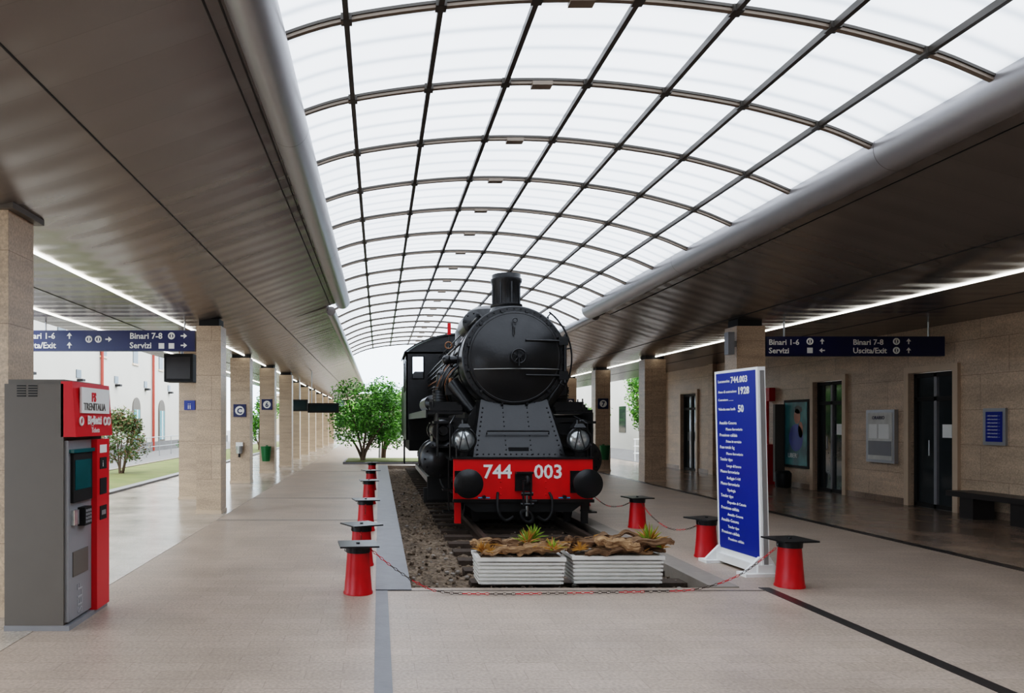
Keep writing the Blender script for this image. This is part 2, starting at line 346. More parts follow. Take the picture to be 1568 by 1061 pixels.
for i,(a,b_) in enumerate([(20.9,21.6),(22.5,22.8),(26.6,27.3)]):
    p=B('trim_%d'%(3+i)); p.box(WX-.14,WX-.001,a,b_,0,3.45,M_pillar); p.done()

def pillar(x0,x1,y0,d=.45,top=3.5,collar=.13,cap=False):
    p=B('stone_pillar'); p.box(x0,x1,y0,y0+d,0,top-collar,M_pillar)
    p.box(x0+.04,x1-.04,y0+.04,y0+d-.04,top-collar,top,M_blackd)
    if cap: p.box(x0-.06,x1+.07,y0-.06,y0+d+.06,top-collar,top-collar+.05,M_grey)
    p.box(x0-.012,x1+.012,y0-.012,y0+d+.012,0,.06,M_frame); p.done()
pillar(-3.60,-3.13,6.12,top=3.50,collar=.06,cap=True)
pillar(-3.27,-2.83,12.98)
pillar(-4.25,-3.78,15.4)
PL=[(-4.0,-3.47,19.5),(-3.82,-3.34,23.2),(-3.66,-3.2,26.6),(-4.0,-3.5,32),(-4.0,-3.5,36),(-4.0,-3.5,40),(-4.0,-3.5,45),(-4.0,-3.5,50),(-4.0,-3.5,56)]
for a,b_,y in PL: pillar(a,b_,y)
PR=[(6.42,6.93,13.0),(7.3,7.88,19.9),(7.2,7.7,24.1),(7.3,7.8,28.6),(7.3,7.8,33),(7.3,7.8,38),(7.3,7.8,44),(6.9,7.4,6.1)]
for a,b_,y in PR: pillar(a,b_,y)
def led(x,y0,y1):
    l=B('ceiling_led_strip'); l.box(x-.018,x+.018,y0,y1,3.43,3.449,M_led); l.done()
led(-3.64,-6,56); led(-5.45,-6,40); led(7.62,-6,56)

# ------------------------------------------------------------------ signs
def arrow(s,x,y,z,h,d,mat):
    if d=='L': vs=[(x-h,y,z),(x,y,z-h*.8),(x,y,z+h*.8)]; bx=(x,x+h*.9,z-h*.2,z+h*.2)
    if d=='R': vs=[(x+h,y,z),(x,y,z+h*.8),(x,y,z-h*.8)]; bx=(x-h*.9,x,z-h*.2,z+h*.2)
    if d=='U': vs=[(x,y,z+h),(x-h*.8,y,z),(x+h*.8,y,z)]; bx=(x-h*.2,x+h*.2,z-h*.9,z)
    s.add(vs+[(a,y+.004,c) for a,_,c in vs],[(0,1,2),(3,5,4),(0,3,4,1),(1,4,5,2),(2,5,3,0)],mat); s.box(bx[0],bx[1],y,y+.004,bx[2],bx[3],mat)
def picto(s,x,y,z,mat): s.torus((x,y,z),(0,1,0),.05,.014,mat,16,6); s.box(x-.012,x+.012,y-.004,y+.004,z-.03,z+.03,mat)
s=B('hanging_direction_sign'); y=13.0
s.box(-6.3,-3.30,y,y+.12,CZ+1.27,CZ+1.64,M_navy)
s.cyl((-6,y+.06,CZ+1.64),(-6,y+.06,3.45),.015,M_alu); s.cyl((-3.5,y+.06,CZ+1.64),(-3.5,y+.06,3.45),.015,M_alu)
yy=y-.004
s.text('Binari 7-8',(-4.47,yy,CZ+1.49),.15,'-Y',M_white,bold=.003); s.text('Servizi',(-4.47,yy,CZ+1.32),.15,'-Y',M_white,bold=.003)
s.text('ari 1-6',(-6.20,yy,CZ+1.49),.15,'-Y',M_white,bold=.003); s.text('vita/Exit',(-6.28,yy,CZ+1.32),.15,'-Y',M_white,bold=.003)
for x in(-3.72,-5.2,-5.03): picto(s,x,yy,CZ+1.54 if x>-5 else CZ+1.48,M_white)
for x in(-3.9,-3.72): s.box(x-.05,x+.05,yy,y,CZ+1.31,CZ+1.41,M_white)
arrow(s,-3.5,yy-.001,CZ+1.54,.06,'R',M_white); arrow(s,-3.5,yy-.001,CZ+1.37,.06,'R',M_white); arrow(s,-4.85,yy-.001,CZ+1.48,.06,'R',M_white); arrow(s,-5.55,yy-.001,CZ+1.54,.06,'U',M_white); arrow(s,-5.55,yy-.001,CZ+1.37,.06,'U',M_white)
s.done()
s=B('hanging_direction_sign')
s.box(6.95,10.15,y,y+.12,CZ+1.18,CZ+1.53,M_navy)
s.cyl((7.3,y+.06,CZ+1.53),(7.3,y+.06,3.45),.015,M_alu); s.cyl((9.9,y+.06,CZ+1.53),(9.9,y+.06,3.45),.015,M_alu)
s.text('Binari 1-6',(6.99,yy,CZ+1.38),.14,'-Y',M_white,bold=.003); s.text('Servizi',(6.99,yy,CZ+1.23),.14,'-Y',M_white,bold=.003)
s.text('Binari 7-8',(8.5,yy,CZ+1.38),.14,'-Y',M_white,bold=.003); s.text('Uscita/Exit',(8.5,yy,CZ+1.23),.14,'-Y',M_white,bold=.003)
picto(s,7.73,yy,CZ+1.44,M_white); picto(s,9.28,yy,CZ+1.44,M_white); picto(s,9.28,yy,CZ+1.28,M_white)
s.box(7.68,7.78,yy,y,CZ+1.23,CZ+1.33,M_white)
arrow(s,7.95,yy-.001,CZ+1.28,.055,'L',M_white); arrow(s,7.95,yy-.001,CZ+1.44,.055,'U',M_white); arrow(s,9.5,yy-.001,CZ+1.44,.055,'U',M_white); arrow(s,9.5,yy-.001,CZ+1.28,.055,'U',M_white)
s.done()
s=B('hanging_departures_monitor'); s.box(-4.30,-3.72,14.5,14.95,CZ+.80,CZ+1.36,M_blackd); s.box(-4.25,-3.77,14.49,14.50,CZ+.86,CZ+1.30,M_benchm); s.cyl((-4.0,14.72,CZ+1.36),(-4.0,14.72,3.45),.03,M_alu); s.done()
s=B('hanging_departures_monitor'); s.box(-2.75,-1.55,28,28.15,CZ+.35,CZ+.72,M_blackd); s.cyl((-2.6,28.07,CZ+.72),(-2.6,28.07,3.6),.02,M_alu); s.box(-2.68,-1.62,27.99,28,CZ+.42,CZ+.65,M_dscr); s.done()
s=B('hanging_departures_monitor'); s.box(-3.75,-3.05,31,31.15,CZ+.45,CZ+.95,M_blackd); s.cyl((-3.4,31.07,CZ+.95),(-3.4,31.07,3.45),.02,M_alu);s.box(-3.70,-3.1,30.99,31,CZ+.5,CZ+.9,M_dscr); s.done()
def psign(x,y,z,t,w=.34):
    s=B('platform_letter_sign'); s.box(x-w/2,x+w/2,y-.03,y-.001,z-w/2,z+w/2,M_navy); s.lathe((x,y-.03,z),(0,-1,0),[(0,w*.36),(.004,w*.36)],M_white,20)
    s.text(t,(x,y-.036,z-w*.22),w*.6,'-Y',M_navy,'CENTER',bold=.006); s.done()
psign(-3.74,19.5,1.95,'C'); psign(-3.58,23.2,2.2,'6'); psign(7.45,24.1,2.25,'7'); psign(7.55,28.6,2.4,'6',.3)
s=B('restroom_sign'); s.box(-4.13,-3.9,15.37,15.399,1.9,2.1,M_blue); s.text('ii',(-4.06,15.366,1.92),.18,'-Y',M_white); s.done()
s=B('wall_lantern'); s.box(-3.83,-3.65,19.40,19.499,.98,1.1,M_white); s.cyl((-3.74,19.42,.8),(-3.74,19.42,1.0),.08,M_lens,.1); s.cyl((-3.74,19.42,.7),(-3.74,19.42,.8),.03,M_blackd); s.done()
for x,y in((-3.58,23.2),(7.45,24.1)):
    s=B('litter_bin'); s.lathe((x,y-.22,.4),(0,0,1),[(0,.12),(.45,.17),(.47,.17)],M_green,18); s.box(x-.03,x+.03,y-.06,y-.001,.5,.9,M_green); s.done()

# ------------------------------------------------------------------ wall furniture
def board(name,y0,y1,z0,z1,fr,inn,th=.05,extra=None):
    s=B(name); s.box(WX-th,WX-.001,y0,y1,z0,z1,fr); s.box(WX-th-.006,WX-th,y0+.06,y1-.06,z0+.06,z1-.06,inn)
    if extra: extra(s)
    s.done()
def ex1(s):
    s.box(WX-.092,WX-.086,14.73,15.42,.95,1.25,M_lgrey); s.box(WX-.092,WX-.086,14.8,15.1,1.3,1.6,M_white); s.box(WX-.092,WX-.086,15.15,15.4,1.3,1.6,M_white)
    s.text('ORARIO',(WX-.09,15.3,1.70),.1,'-X',M_navy)
board('timetable_board',14.65,15.5,.8,1.9,M_alu,M_paper,.08,ex1)
def ex2(s):
    for i in range(7): s.text('- informazioni ---',(WX-.05,12.47,1.74-.06*i),.04,'-X',M_white)
board('blue_notice_board',12.1,12.55,1.25,1.88,M_alu,M_blue,.04,ex2)
def ex3(s):
    s.text('LIBERI',(WX-.06,18.5,.75),.16,'-X',M_white)
    for c_,ry,rz,mt in (((18.1,1.78),.14,.19,M_skin),((18.15,1.25),.30,.34,M_blue),((17.95,1.45),.1,.2,M_skin),((18.05,1.95),.16,.1,M_benchm)):
        s.add([(WX-.0575,c_[0]+math.cos(2*pi*k/20)*ry,c_[1]+math.sin(2*pi*k/20)*rz) for k in range(20)],[tuple(range(20))],mt)
board('advertising_poster',17.62,18.7,.5,2.2,M_blackd,M_postt,.05,ex3)
board('notice_frame',21.95,22.35,.95,1.45,M_alu,M_redp,.04)
s=B('fire_hose_cabinet'); s.box(WX-.3,WX-.001,19.1,19.75,0,1.05,M_redb); s.box(WX-.32,WX-.3,19.16,19.69,.1,.95,M_win); s.cyl((WX-.1,19.4,1.05),(WX-.1,19.4,2.3),.04,M_redb)
s.box(WX-.16,WX-.001,19.2,19.7,2.2,2.55,M_redb); s.text('F',(WX-.165,19.5,2.27),.22,'-X',M_white); s.box(WX-.25,WX-.001,18.75,18.85,.1,2.1,M_grey)
s.box(WX-.12,WX-.001,18.86,19.05,1.6,2.1,M_redb); s.done()
s=B('waste_drum'); s.lathe((WX-.35,18.2,.0),(0,0,1),[(0,.16),(.05,.18),(.36,.19),(.42,.14),(.43,0)],M_cap,24); s.done()
s=B('stone_bench'); s.box(9.93,10.42,11.0,12.7,.36,.45,M_benchm); 
for a in(11.2,12.2): s.box(10.0,10.36,a,a+.28,0,.36,M_benchm)
s.done()
s=B('loudspeaker'); s.box(6.22,6.33,12.9,13.05,2.85,3.25,M_lgrey); s.box(6.33,6.418,13.0,13.05,3.0,3.1,M_lgrey); s.done()

# ------------------------------------------------------------------ ticket machine
s=B('ticket_machine')
x0,x1,ya,yb=-2.955,-2.49,5.72,6.5
s.box(x0,x1,ya,yb,0,1.95,M_grey); s.box(x0+.02,x1-.0,ya+.02,yb-.003,1.95,1.985,M_grey)
s.box(x1,x1+.03,ya+.02,ya+.48,.06,1.5,M_lgrey)
s.box(x1,x1+.075,ya+.49,yb-.01,.04,1.5,M_redm)
s.hexa([(x1-.02,ya+.0,1.53),(x1+.10,ya-.0,1.53),(x1+.10,yb,1.53),(x1-.02,yb,1.53)],[(x1-.02,ya,1.97),(x1+.07,ya,1.97),(x1+.07,yb,1.97),(x1-.02,yb,1.97)],M_redm)
s.box(x1+.088,x1+.104,ya+.10,ya+.7,1.72,1.93,M_white)
s.text('TRENITALIA',(x1+.106,ya+.14,1.745),.085,'+X',M_grey,bold=.001); s.text('FS',(x1+.106,ya+.3,1.82),.10,'+X',M_redm,bold=.004)
s.text('Biglietti',(x1+.103,ya+.22,1.63),.1,'+X',M_white,bold=.003); s.text('Tickets',(x1+.103,ya+.3,1.56),.06,'+X',M_white)
for q in(.1,.6,.68): s.torus((x1+.103,ya+q,1.655),(1,0,0),.032,.008,M_white,14,6)
s.box(x1+.03,x1+.055,ya+.06,ya+.44,1.0,1.40,M_blackd); s.box(x1+.055,x1+.058,ya+.09,ya+.41,1.10,1.34,M_teal); s.box(x1+.03,x1+.07,ya+.04,ya+.46,1.40,1.43,M_teal)
s.box(x1+.03,x1+.09,ya+.2,ya+.34,.80,.95,M_blackd); s.box(x1+.03,x1+.06,ya+.07,ya+.16,.82,.94,M_lens)
for i in range(4):
    for j in range(3): s.box(x1+.09,x1+.096,ya+.215+j*.04,ya+.24+j*.04,.82+i*.03,.84+i*.03,M_lgrey)
s.box(x1+.03,x1+.036,ya+.10,ya+.40,.40,.60,M_grey)
for z,h in((1.38,.07),(1.24,.1),(1.02,.14),(.8,.12)): s.box(x1+.075,x1+.08,ya+.55,ya+.7,z,z+h,M_white if z>1.3 else M_blackd)
s.text('i',(x1+.082,ya+.6,1.26),.08,'+X',M_white); s.box(x1+.08,x1+.083,ya+.58,ya+.67,.84,.88,M_alu)
s.text('SELF',(x1+.033,ya+.28,.08),.13,'+Xv',M_mgrey)
for i in range(5):
    for k in(0,1): s.box(x0+.10+k*.09,x0+.17+k*.09,ya-.004,ya,1.85+i*.02,1.858+i*.02,M_blackd)
s.box(x0-.0,x1+.05,ya-.01,yb+.01,0,.04,M_lgrey)
s.done()

# ------------------------------------------------------------------ information totem
s=B('information_totem')
ang=math.atan2(.07,.8)
MT=Matrix.Translation((4.06,8.16,0))@Matrix.Rotation(ang,4,'Z'); ML=MT@Matrix.Rotation(math.radians(-1.4),4,'Y')
s.M=ML
s.box(0,.085,-.42,.42,.08,2.24,M_white); s.box(-.004,0,-.38,.38,.18,2.21,M_blue); s.box(.02,.07,-.425,-.42,.1,2.2,M_alu)
s.M=MT
s.box(-.22,.24,-.48,-.30,0,.035,M_white); s.box(-.22,.24,.30,.48,0,.035,M_white); s.box(-.06,.12,-.44,.44,.03,.12,M_white)
for sy in(-.39,.39): s.hexa([(-.2,sy-.02,.03),(.2,sy-.02,.03),(.2,sy+.02,.03),(-.2,sy+.02,.03)],[(-.02,sy-.02,.2),(.1,sy-.02,.2),(.1,sy+.02,.2),(-.02,sy+.02,.2)],M_white)
s.M=ML
s.text('Locomotiva',(-.006,.34,2.10),.05,'-X',M_white); s.text('744.003',(-.006,.08,2.09),.10,'-X',M_white,bold=.002)
s.text('Anno di costruzione',(-.006,.34,1.98),.045,'-X',M_white); s.text('1928',(-.006,-.05,1.96),.11,'-X',M_white,bold=.003)
s.text('Costruttore ...........',(-.006,.34,1.89),.04,'-X',M_white); s.text('Velocita max km/h',(-.006,.34,1.78),.045,'-X',M_white); s.text('50',(-.006,-.05,1.76),.11,'-X',M_white,bold=.003)
random.seed(3); words=['Tipologia','Rodiggio 1-4-0','Prima in servizio','Ansaldo Genova','Deposito di Catania','Peso totale kg','Numero cilindri','Tender tipo','Pressione caldaia','Museo ferroviario','Luogo di lavoro']
z=1.62
for i in range(20):
    s.text(random.choice(words),(-.006,.33 if i%2==0 else .20,z),.052 if i%2==0 else .045,'-X',M_white); z-=.07
s.done()

# ------------------------------------------------------------------ bollards
b=B('red_bollard')
b.lathe((0,0,0),(0,0,1),[(0,.142),(.015,.142),(.03,.134),(.20,.120),(.38,.108),(.395,.108)],M_redb,28)
b.lathe((0,0,.395),(0,0,1),[(0,.116),(.055,.120),(.068,.105)],M_cap,28)
b.loft([[(x*.185,y*.185,z) for x,y in((-1,-1),(1,-1),(1,1),(-1,1))] for z in(.463,.478)],M_cap)
b.cyl((0,0,.478),(0,0,.49),.018,M_cap)
b.torus((-.112,0,.42),(0,1,0),.018,.005,M_steel,10,5)
bm_=b.mesh(40)
BL=[(-.2,6.99,.12),(-.2,8.35,.5),(-.2,11.0,.2),(-.2,14.6,.1),(-.2,17.6,.4),(-.2,21,.2),(4.12,7.27,.12),(4.0,8.85,.4),(4.03,11.3,.15),(4.03,14.3,.3),(4.03,17.6,0),(4.03,21,.2)]
for x,y,r in BL: inst('red_bollard',bm_,(x,y,0),r)
def chain(pts,step=.042):
    c=B('barrier_chain'); P=spline(pts,14); L=[0]
    for i in range(1,len(P)): L.append(L[-1]+(P[i]-P[i-1]).length)
    n=int(L[-1]/step); j=0
    for k in range(n):
        d=L[-1]*k/n
        while L[j+1]<d: j+=1
        t=(d-L[j])/max(1e-6,L[j+1]-L[j]); p=P[j].lerp(P[j+1],t); dr=(P[j+1]-P[j]).normalized()
        side=dr.cross(Vector((0,0,1))).normalized(); ax=side if k%2 else side.cross(dr)
        w=ax.cross(dr).normalized(); rings=[]
        for i in range(9):
            a=2*pi*i/8; dd=dr*math.cos(a)*.024+w*math.sin(a)*.010; nn=dd.normalized()
            rings.append([p+dd+(nn*math.cos(2*pi*q/4)+ax*math.sin(2*pi*q/4))*.0035 for q in range(4)])
        c.loft(rings,M_rust if (k//6)%2 else M_redb,caps=False)
    c.done()
chain([(-.07,6.95,.42),(.12,6.93,.27),(.38,6.93,.10),(.62,6.93,.02),(1.1,6.88,.015),(1.8,6.92,.015),(2.6,6.98,.015),(3.1,7.03,.03),(3.55,7.12,.15),(3.98,7.24,.40)])
for x,ys in((-.2,[6.99,8.35,11.0,14.6]),(4.03,[8.85,11.3,14.3])):
    for a,c_ in zip(ys,ys[1:]): chain([(x,a+.12,.42),(x,a+(c_-a)*.25,.25),(x,(a+c_)/2,.17),(x,a+(c_-a)*.75,.25),(x,c_-.12,.42)],.05)

# ------------------------------------------------------------------ planters
def planter(x0,x1,y0,y1,h,seed,tufts):
    s=B('driftwood_planter'); random.seed(seed)
    n=6; rings=[]
    for i in range(n):
        for dz,o in((0,.0),(.18,.004),(.3,.022),(.8,.022),(.95,.0)):
            z=h*.84*(i+dz)/n; e=.014*(i/n)+o-.01
            rings.append([(x0+.02-e,y0+.02-e,z),(x1-.02+e,y0+.02-e,z),(x1-.02+e,y1-.02+e,z),(x0+.02-e,y1-.02+e,z)])
    s.loft(rings,M_planter)
    e=.015; s.box(x0-e,x1+e,y0-e,y1+e,h*.87,h,M_planter); s.box(x0+.03,x1-.03,y0+.03,y1-.03,h-.01,h+.005,M_gravel)
    def log(p,q,r,mat):
        p=Vector(p);q=Vector(q); k=34; pts=[];rad=[]
        off=random.random()*99
        for i in range(k+1):
            t=i/k; c=p.lerp(q,t)+Vector((0,noise.noise((off,t*3,0))*.06,noise.noise((off,t*4,5))*.06)); pts.append(c)
            rad.append(r*(.7+.7*abs(noise.noise((off,t*7,9))))*(1 if .03<t<.97 else .65))
        rings=[]
        for i,c in enumerate(pts):
            d=(pts[min(i+1,k)]-pts[max(i-1,0)]).normalized(); u=d.cross(Vector((0,0,1))).normalized(); w=d.cross(u)
            rg=[]
            for j in range(18):
                a=2*pi*j/18; nn=noise.noise((math.cos(a)*2.2,math.sin(a)*2.2,off+i*.09))+.5*noise.noise((math.cos(a)*6,math.sin(a)*6,off+i*.3))
                rg.append(c+(u*math.cos(a)+w*math.sin(a))*rad[i]*(1+.75*nn))
            rings.append(rg)
        s.loft(rings,mat)
    L=x1-x0
    for q in range(14):
        a=random.uniform(-.06,.45); l=random.uniform(.4,.8); yy=random.uniform(y0+.0,y1-.06)
        hh=h+.03+random.random()*.11
        log((x0+L*a,yy,hh),(x0+min(L*(a+l),L+.08),yy+random.uniform(-.1,.1),hh+random.uniform(-.02,.05)),random.uniform(.025,.05),M_bark2 if q%2 else M_bark)
    for q in range(60):
        xx=random.uniform(x0,x1); yy=random.uniform(y0,y1); a=random.uniform(-.5,.5); l=random.uniform(.05,.16); hh=h+random.uniform(.03,.15)
        s.tube([(xx,yy,hh),(xx+l*math.cos(a),yy+l*math.sin(a)*.5,hh+random.uniform(-.02,.03))],0,random.choice([M_bark,M_bark2,M_spikeb]),4,rad=[.007,.003])
    for c,r,mats,n in tufts:
        c=Vector(c)
        for i in range(n):
            a=random.random()*2*pi; el=random.uniform(.2,1.45); d=Vector((math.cos(a)*math.cos(el),math.sin(a)*math.cos(el),math.sin(el))); rr=r*random.uniform(.7,1.1)
            s.tube([c,c+d*rr*.55,c+d*rr+Vector((0,0,-.015))],0,random.choice(mats),4,rad=[.010,.008,.001])
    s.done(ang=50)
G,Br=M_spike,M_spikeb
planter(1.0,1.87,7.30,7.72,.28,1,[((1.05,7.34,.33),.13,[Br],34),((1.12,7.30,.33),.10,[Br],24),((1.52,7.42,.40),.18,[Br,Br,G],40),((1.60,7.5,.44),.17,[G],26),((1.76,7.34,.35),.15,[Br,Br,G],34)])
planter(1.97,2.88,7.34,7.78,.29,5,[((2.80,7.5,.40),.22,[G,Br,Br],44),((2.90,7.42,.36),.13,[Br,G],26),((2.05,7.40,.34),.11,[Br],26)])

# ------------------------------------------------------------------ locomotive
s=B('steam_locomotive'); X=XL; RZ=.04
K=M_black; KD=M_blackd
s.box(X-1.08,X+1.08,11.25,11.33,.45,1.07,M_red); s.box(X-1.09,X+1.09,11.20,11.36,.40,.45,K)
s.box(X-1.09,X+1.09,11.22,11.36,1.07,1.10,K)
s.text('744',(1.84,11.245,.775),.30,'-Y',M_white,'CENTER',bold=.006); s.text('003',(2.63,11.245,.775),.30,'-Y',M_white,'CENTER',bold=.006)
for dx in(-1.0,-.35,.35,1.0):
    for z in(.52,.62,.72): s.sphere((X+dx,11.25,z),.014,M_red,8)
s.hexa([(X-.75,11.24,.25),(X+.75,11.24,.25),(X+.75,11.36,.25),(X-.75,11.36,.25)],[(X-.95,11.24,.40),(X+.95,11.24,.40),(X+.95,11.36,.40),(X-.95,11.36,.40)],KD)
s.box(X-.62,X+.62,11.7,13.4,.08,.42,KD); s.box(X-.8,X+.8,12.9,13.0,.06,.9,KD)
for sg in(-1,1):
    bx=X+sg*.895; bz=.72
    s.box(bx-.17,bx+.17,11.21,11.25,bz-.17,bz+.17,K)
    s.lathe((bx,11.21,bz),(0,-1,0),[(0,.15),(.03,.14),(.2,.115),(.22,.12),(.22,.07),(.32,.07),(.33,.20),(.345,.222),(.365,.22),(.385,.17),(.395,.1),(.398,0)],K,36)
    gx=X+sg*.72; s.hexa([(gx-.05,11.4,.08),(gx+.05,11.4,.08),(gx+.05,11.44,.08),(gx-.05,11.44,.08)],[(gx-.09,11.27,.45),(gx+.09,11.27,.45),(gx+.09,11.31,.45),(gx-.09,11.31,.45)],K)
    s.box(X+sg*1.0-.05,X+sg*1.0+.05,11.4,11.46,.05,.4,M_red if sg<0 else K)
    hx=X+sg*.62; s.cyl((hx-.09,11.18,.475),(hx+.09,11.18,.475),.012,M_cyan,seg=8); s.cyl((hx,11.22,.49),(hx,11.14,.49),.03,K,seg=10)
    s.tube(spline([(X+sg*.40,11.22,.55),(X+sg*.42,11.12,.45),(X+sg*.40,11.08,.25),(X+sg*.30,11.08,.14),(X+sg*.18,11.08,.2)],4),.022,KD,8)
    s.tube([(X+sg*1.04,11.2,1.08),(X+sg*1.04,11.2,1.28),(X+sg*1.04,11.3,1.32)],.012,K,6)
    s.box(X+sg*1.12-.10,X+sg*1.12+.10,11.5,11.75,.20,.225,K); s.box(X+sg*1.12-.01,X+sg*1.12+.01,11.6,11.66,.2,1.05,K); s.box(X+sg*1.12-.10,X+sg*1.12+.10,11.5,11.75,.55,.575,K)
s.box(X-.13,X+.13,11.20,11.25,.58,.85,KD); s.box(X-.13,X+.13,11.1,11.25,.85,.88,K); s.box(X-.035,X+.035,10.95,11.22,.68,.76,KD); s.torus((X,10.93,.76),(1,0,0),.055,.025,KD,16,8,0,pi*1.6)
for sg in(-1,1): s.box(X+sg*.055-.012,X+sg*.055+.012,10.93,10.99,.38,.74,KD)
s.cyl((X-.09,10.96,.56),(X+.09,10.96,.56),.03,K); s.cyl((X,10.96,.56),(X,10.96,.22),.022,M_steel); s.cyl((X-.1,10.96,.40),(X+.1,10.96,.40),.028,K)
s.torus((X,10.96,.22),(0,1,0),.07,.02,KD,16,8,sy=1.5); s.sphere((X+.14,10.95,.45),.03,K,8); s.tube([(X+.02,10.95,.45),(X+.14,10.95,.45)],.01,K,6)
s.box(X-1.12,X+1.12,11.33,12.7,1.04,1.08,K)
for sg in(-1,1):
    a,b_=sorted((X+sg*.8,X+sg*1.42))
    s.box(a,b_,12.45,19.7,1.78,1.83,K); s.box(X+sg*1.42-.012,X+sg*1.42+.012,12.45,19.7,1.72,1.86,K)
    for i in range(3): s.box(a+.05,b_-.15,12.2-.18*i+.15,12.2-.18*i+.4,1.62-.2*i,1.64-.2*i,K)
    q0,q1=sorted((X+sg*1.26,X+sg*1.28)); s.box(q0,q1,11.9,12.6,1.08,1.8,KD)
    pr=[(X+sg*.60,1.95),(X+sg*.72,1.75),(X+sg*.80,1.5),(X+sg*.84,1.08),(X+sg*.60,1.08)]
    s.exty(pr,12.2,12.25,K)
s.box(X-.62,X+.62,11.36,22,.42,1.04,KD); s.box(X-.5,X+.5,12.6,22,1.04,1.85,KD)
bt=[(X-.74,11.55,1.08),(X+.74,11.55,1.08),(X+.74,13.8,1.08),(X-.74,13.8,1.08)]; tp=[(X-.55,12.02,2.02),(X+.55,12.02,2.02),(X+.55,13.8,2.02),(X-.55,13.8,2.02)]
s.hexa(bt,tp,K)
for i in range(11):
    t=i/10
    for e in(-1,1):
        p=Vector(bt[0] if e<0 else bt[1]).lerp(Vector(tp[0] if e<0 else tp[1]),.05+t*.8); s.sphere((p.x-e*.05,p.y-.005,p.z),.014,K,6); s.sphere((X+e*.2,p.y-.005,p.z),.011,K,6)
for i in range(16): s.sphere((X-.66+i*1.32/15,11.575,1.13),.014,K,6)
s.box(X-.16,X+.16,11.60,11.68,1.12,1.24,KD); s.tube([(X-.5,11.70,1.45),(X-.5,11.66,1.5),(X+.5,11.66,1.5),(X+.5,11.70,1.45)],.012,K,6)
for dx in(-.36,.36): s.box(X+dx-.12,X+dx+.12,11.72,11.8,1.3,1.42,K)
zc=2.71; R=.865
s.lathe((X,12.0,zc),(0,1,0),[(0,.78),(.0,R-.02),(.02,R),(.05,R),(.051,R-.03),(1.9,R-.03),(1.9,.80),(7.6,.80)],K,64)
s.lathe((X,12.0,zc),(0,-1,0),[(0,.775),(.03,.775),(.05,.76),(.055,.72),(.10,.62),(.15,.46),(.19,.28),(.21,.12),(.213,0)],K,64)
s.torus((X,11.955,zc),(0,1,0),.735,.012,K,64,8)
for i in range(44):
    a=2*pi*i/44; s.sphere((X+math.cos(a)*.815,12.0,zc+math.sin(a)*.815),.014,K,6)
for a0 in range(12):
    a=2*pi*(a0+.5)/12; c=Vector((X+math.cos(a)*.785,11.955,zc+math.sin(a)*.785)); s.box(c.x-.02,c.x+.02,c.y-.02,c.y+.045,c.z-.02,c.z+.02,K)
for y in(12.9,13.88): s.lathe((X,y,zc),(0,1,0),[(0,.83),(.001,.85),(.05,.85),(.051,.83)],K,48,caps=False)
for y in(14.4,15.6,16.8,18.0,19.2): s.lathe((X,y,zc),(0,1,0),[(0,.80),(.001,.815),(.06,.815),(.061,.80)],K,48,caps=False)
s.torus((X+.02,11.70,zc),(0,1,0),.115,.016,K,28,8)
for i in range(5):
    a=2*pi*i/5+.3; s.cyl((X+.02,11.70,zc),(X+.02+math.cos(a)*.11,11.70,zc+math.sin(a)*.11),.011,K,seg=6)
s.cyl((X+.02,11.8,zc),(X+.02,11.62,zc),.032,K,seg=12); s.cyl((X+.02,11.66,zc),(X+.02,11.66,zc-.16),.014,K,seg=8)
s.tube([(X-.68,11.9,zc-.2),(X-.5,11.83,zc-.2),(X-.15,11.765,zc-.2),(X+.2,11.765,zc-.2),(X+.5,11.83,zc-.2),(X+.72,11.92,zc-.2)],.011,M_steel,8)
s.tube([(X+.15,11.80,zc+.27),(X+.5,11.86,zc+.27),(X+.78,11.93,zc+.27)],.018,K,8)
s.tube([(X+.15,11.80,zc-.30),(X+.5,11.86,zc-.30),(X+.78,11.93,zc-.30)],.018,K,8)
s.box(X+.72,X+.87,11.9,12.0,zc+.2,zc+.34,K); s.box(X+.72,X+.87,11.9,12.0,zc-.37,zc-.23,K); s.cyl((X+.83,11.93,zc-.42),(X+.83,11.93,zc+.38),.022,K,seg=10)
s.tube([(X-.04,11.85,zc+.52),(X-.04,11.78,zc+.47),(X-.04,11.79,zc+.35)],.014,K,6)
s.torus((X-.02,11.82,zc+.60),(0,1,0),.035,.010,K,12,6)
s.lathe((X,12.75,3.45),(0,0,1),[(0,.40),(.06,.36),(.14,.29),(.2,.265),(.22,.28),(.25,.28),(.26,.24),(.60,.245),(.64,.27),(.70,.275),(.72,.25),(.78,.25),(.78,.19),(.5,.19)],K,40)
for a in range(8): 
    an=2*pi*a/8+.2; s.box(X+math.cos(an)*.25-.012,X+math.cos(an)*.25+.012,12.75+math.sin(an)*.25-.012,12.75+math.sin(an)*.25+.012,3.7,4.1,K)
s.lathe((X,15.0,3.35),(0,0,1),[(0,.55),(.2,.46),(.45,.45),(.58,.40),(.66,.25),(.69,0)],K,36)
s.lathe((X,17.3,3.3),(0,0,1),[(0,.5),(.2,.42),(.5,.42),(.64,.34),(.72,.16),(.74,0)],K,32)
s.lathe((X-.52,13.1,3.46),(0,1,0),[(0,0),(.03,.14),(.08,.2),(.9,.2),(.95,.14),(.98,0)],K,24); s.cyl((X-.52,13.3,3.3),(X-.52,13.3,3.46),.1,K)
for i in range(8):
    a=2*pi*i/8; s.sphere((X-.52+math.cos(a)*.16,13.13,3.46+math.sin(a)*.16),.016,K,6)
s.box(X-.80,X-.73,15.2,15.25,3.48,3.72,M_red); s.cyl((X-.76,15.22,3.2),(X-.76,15.22,3.48),.012,K,seg=6)
for dx in(-.12,.12): s.cyl((X+dx,18.7,3.45),(X+dx,18.7,3.85),.05,M_brass)
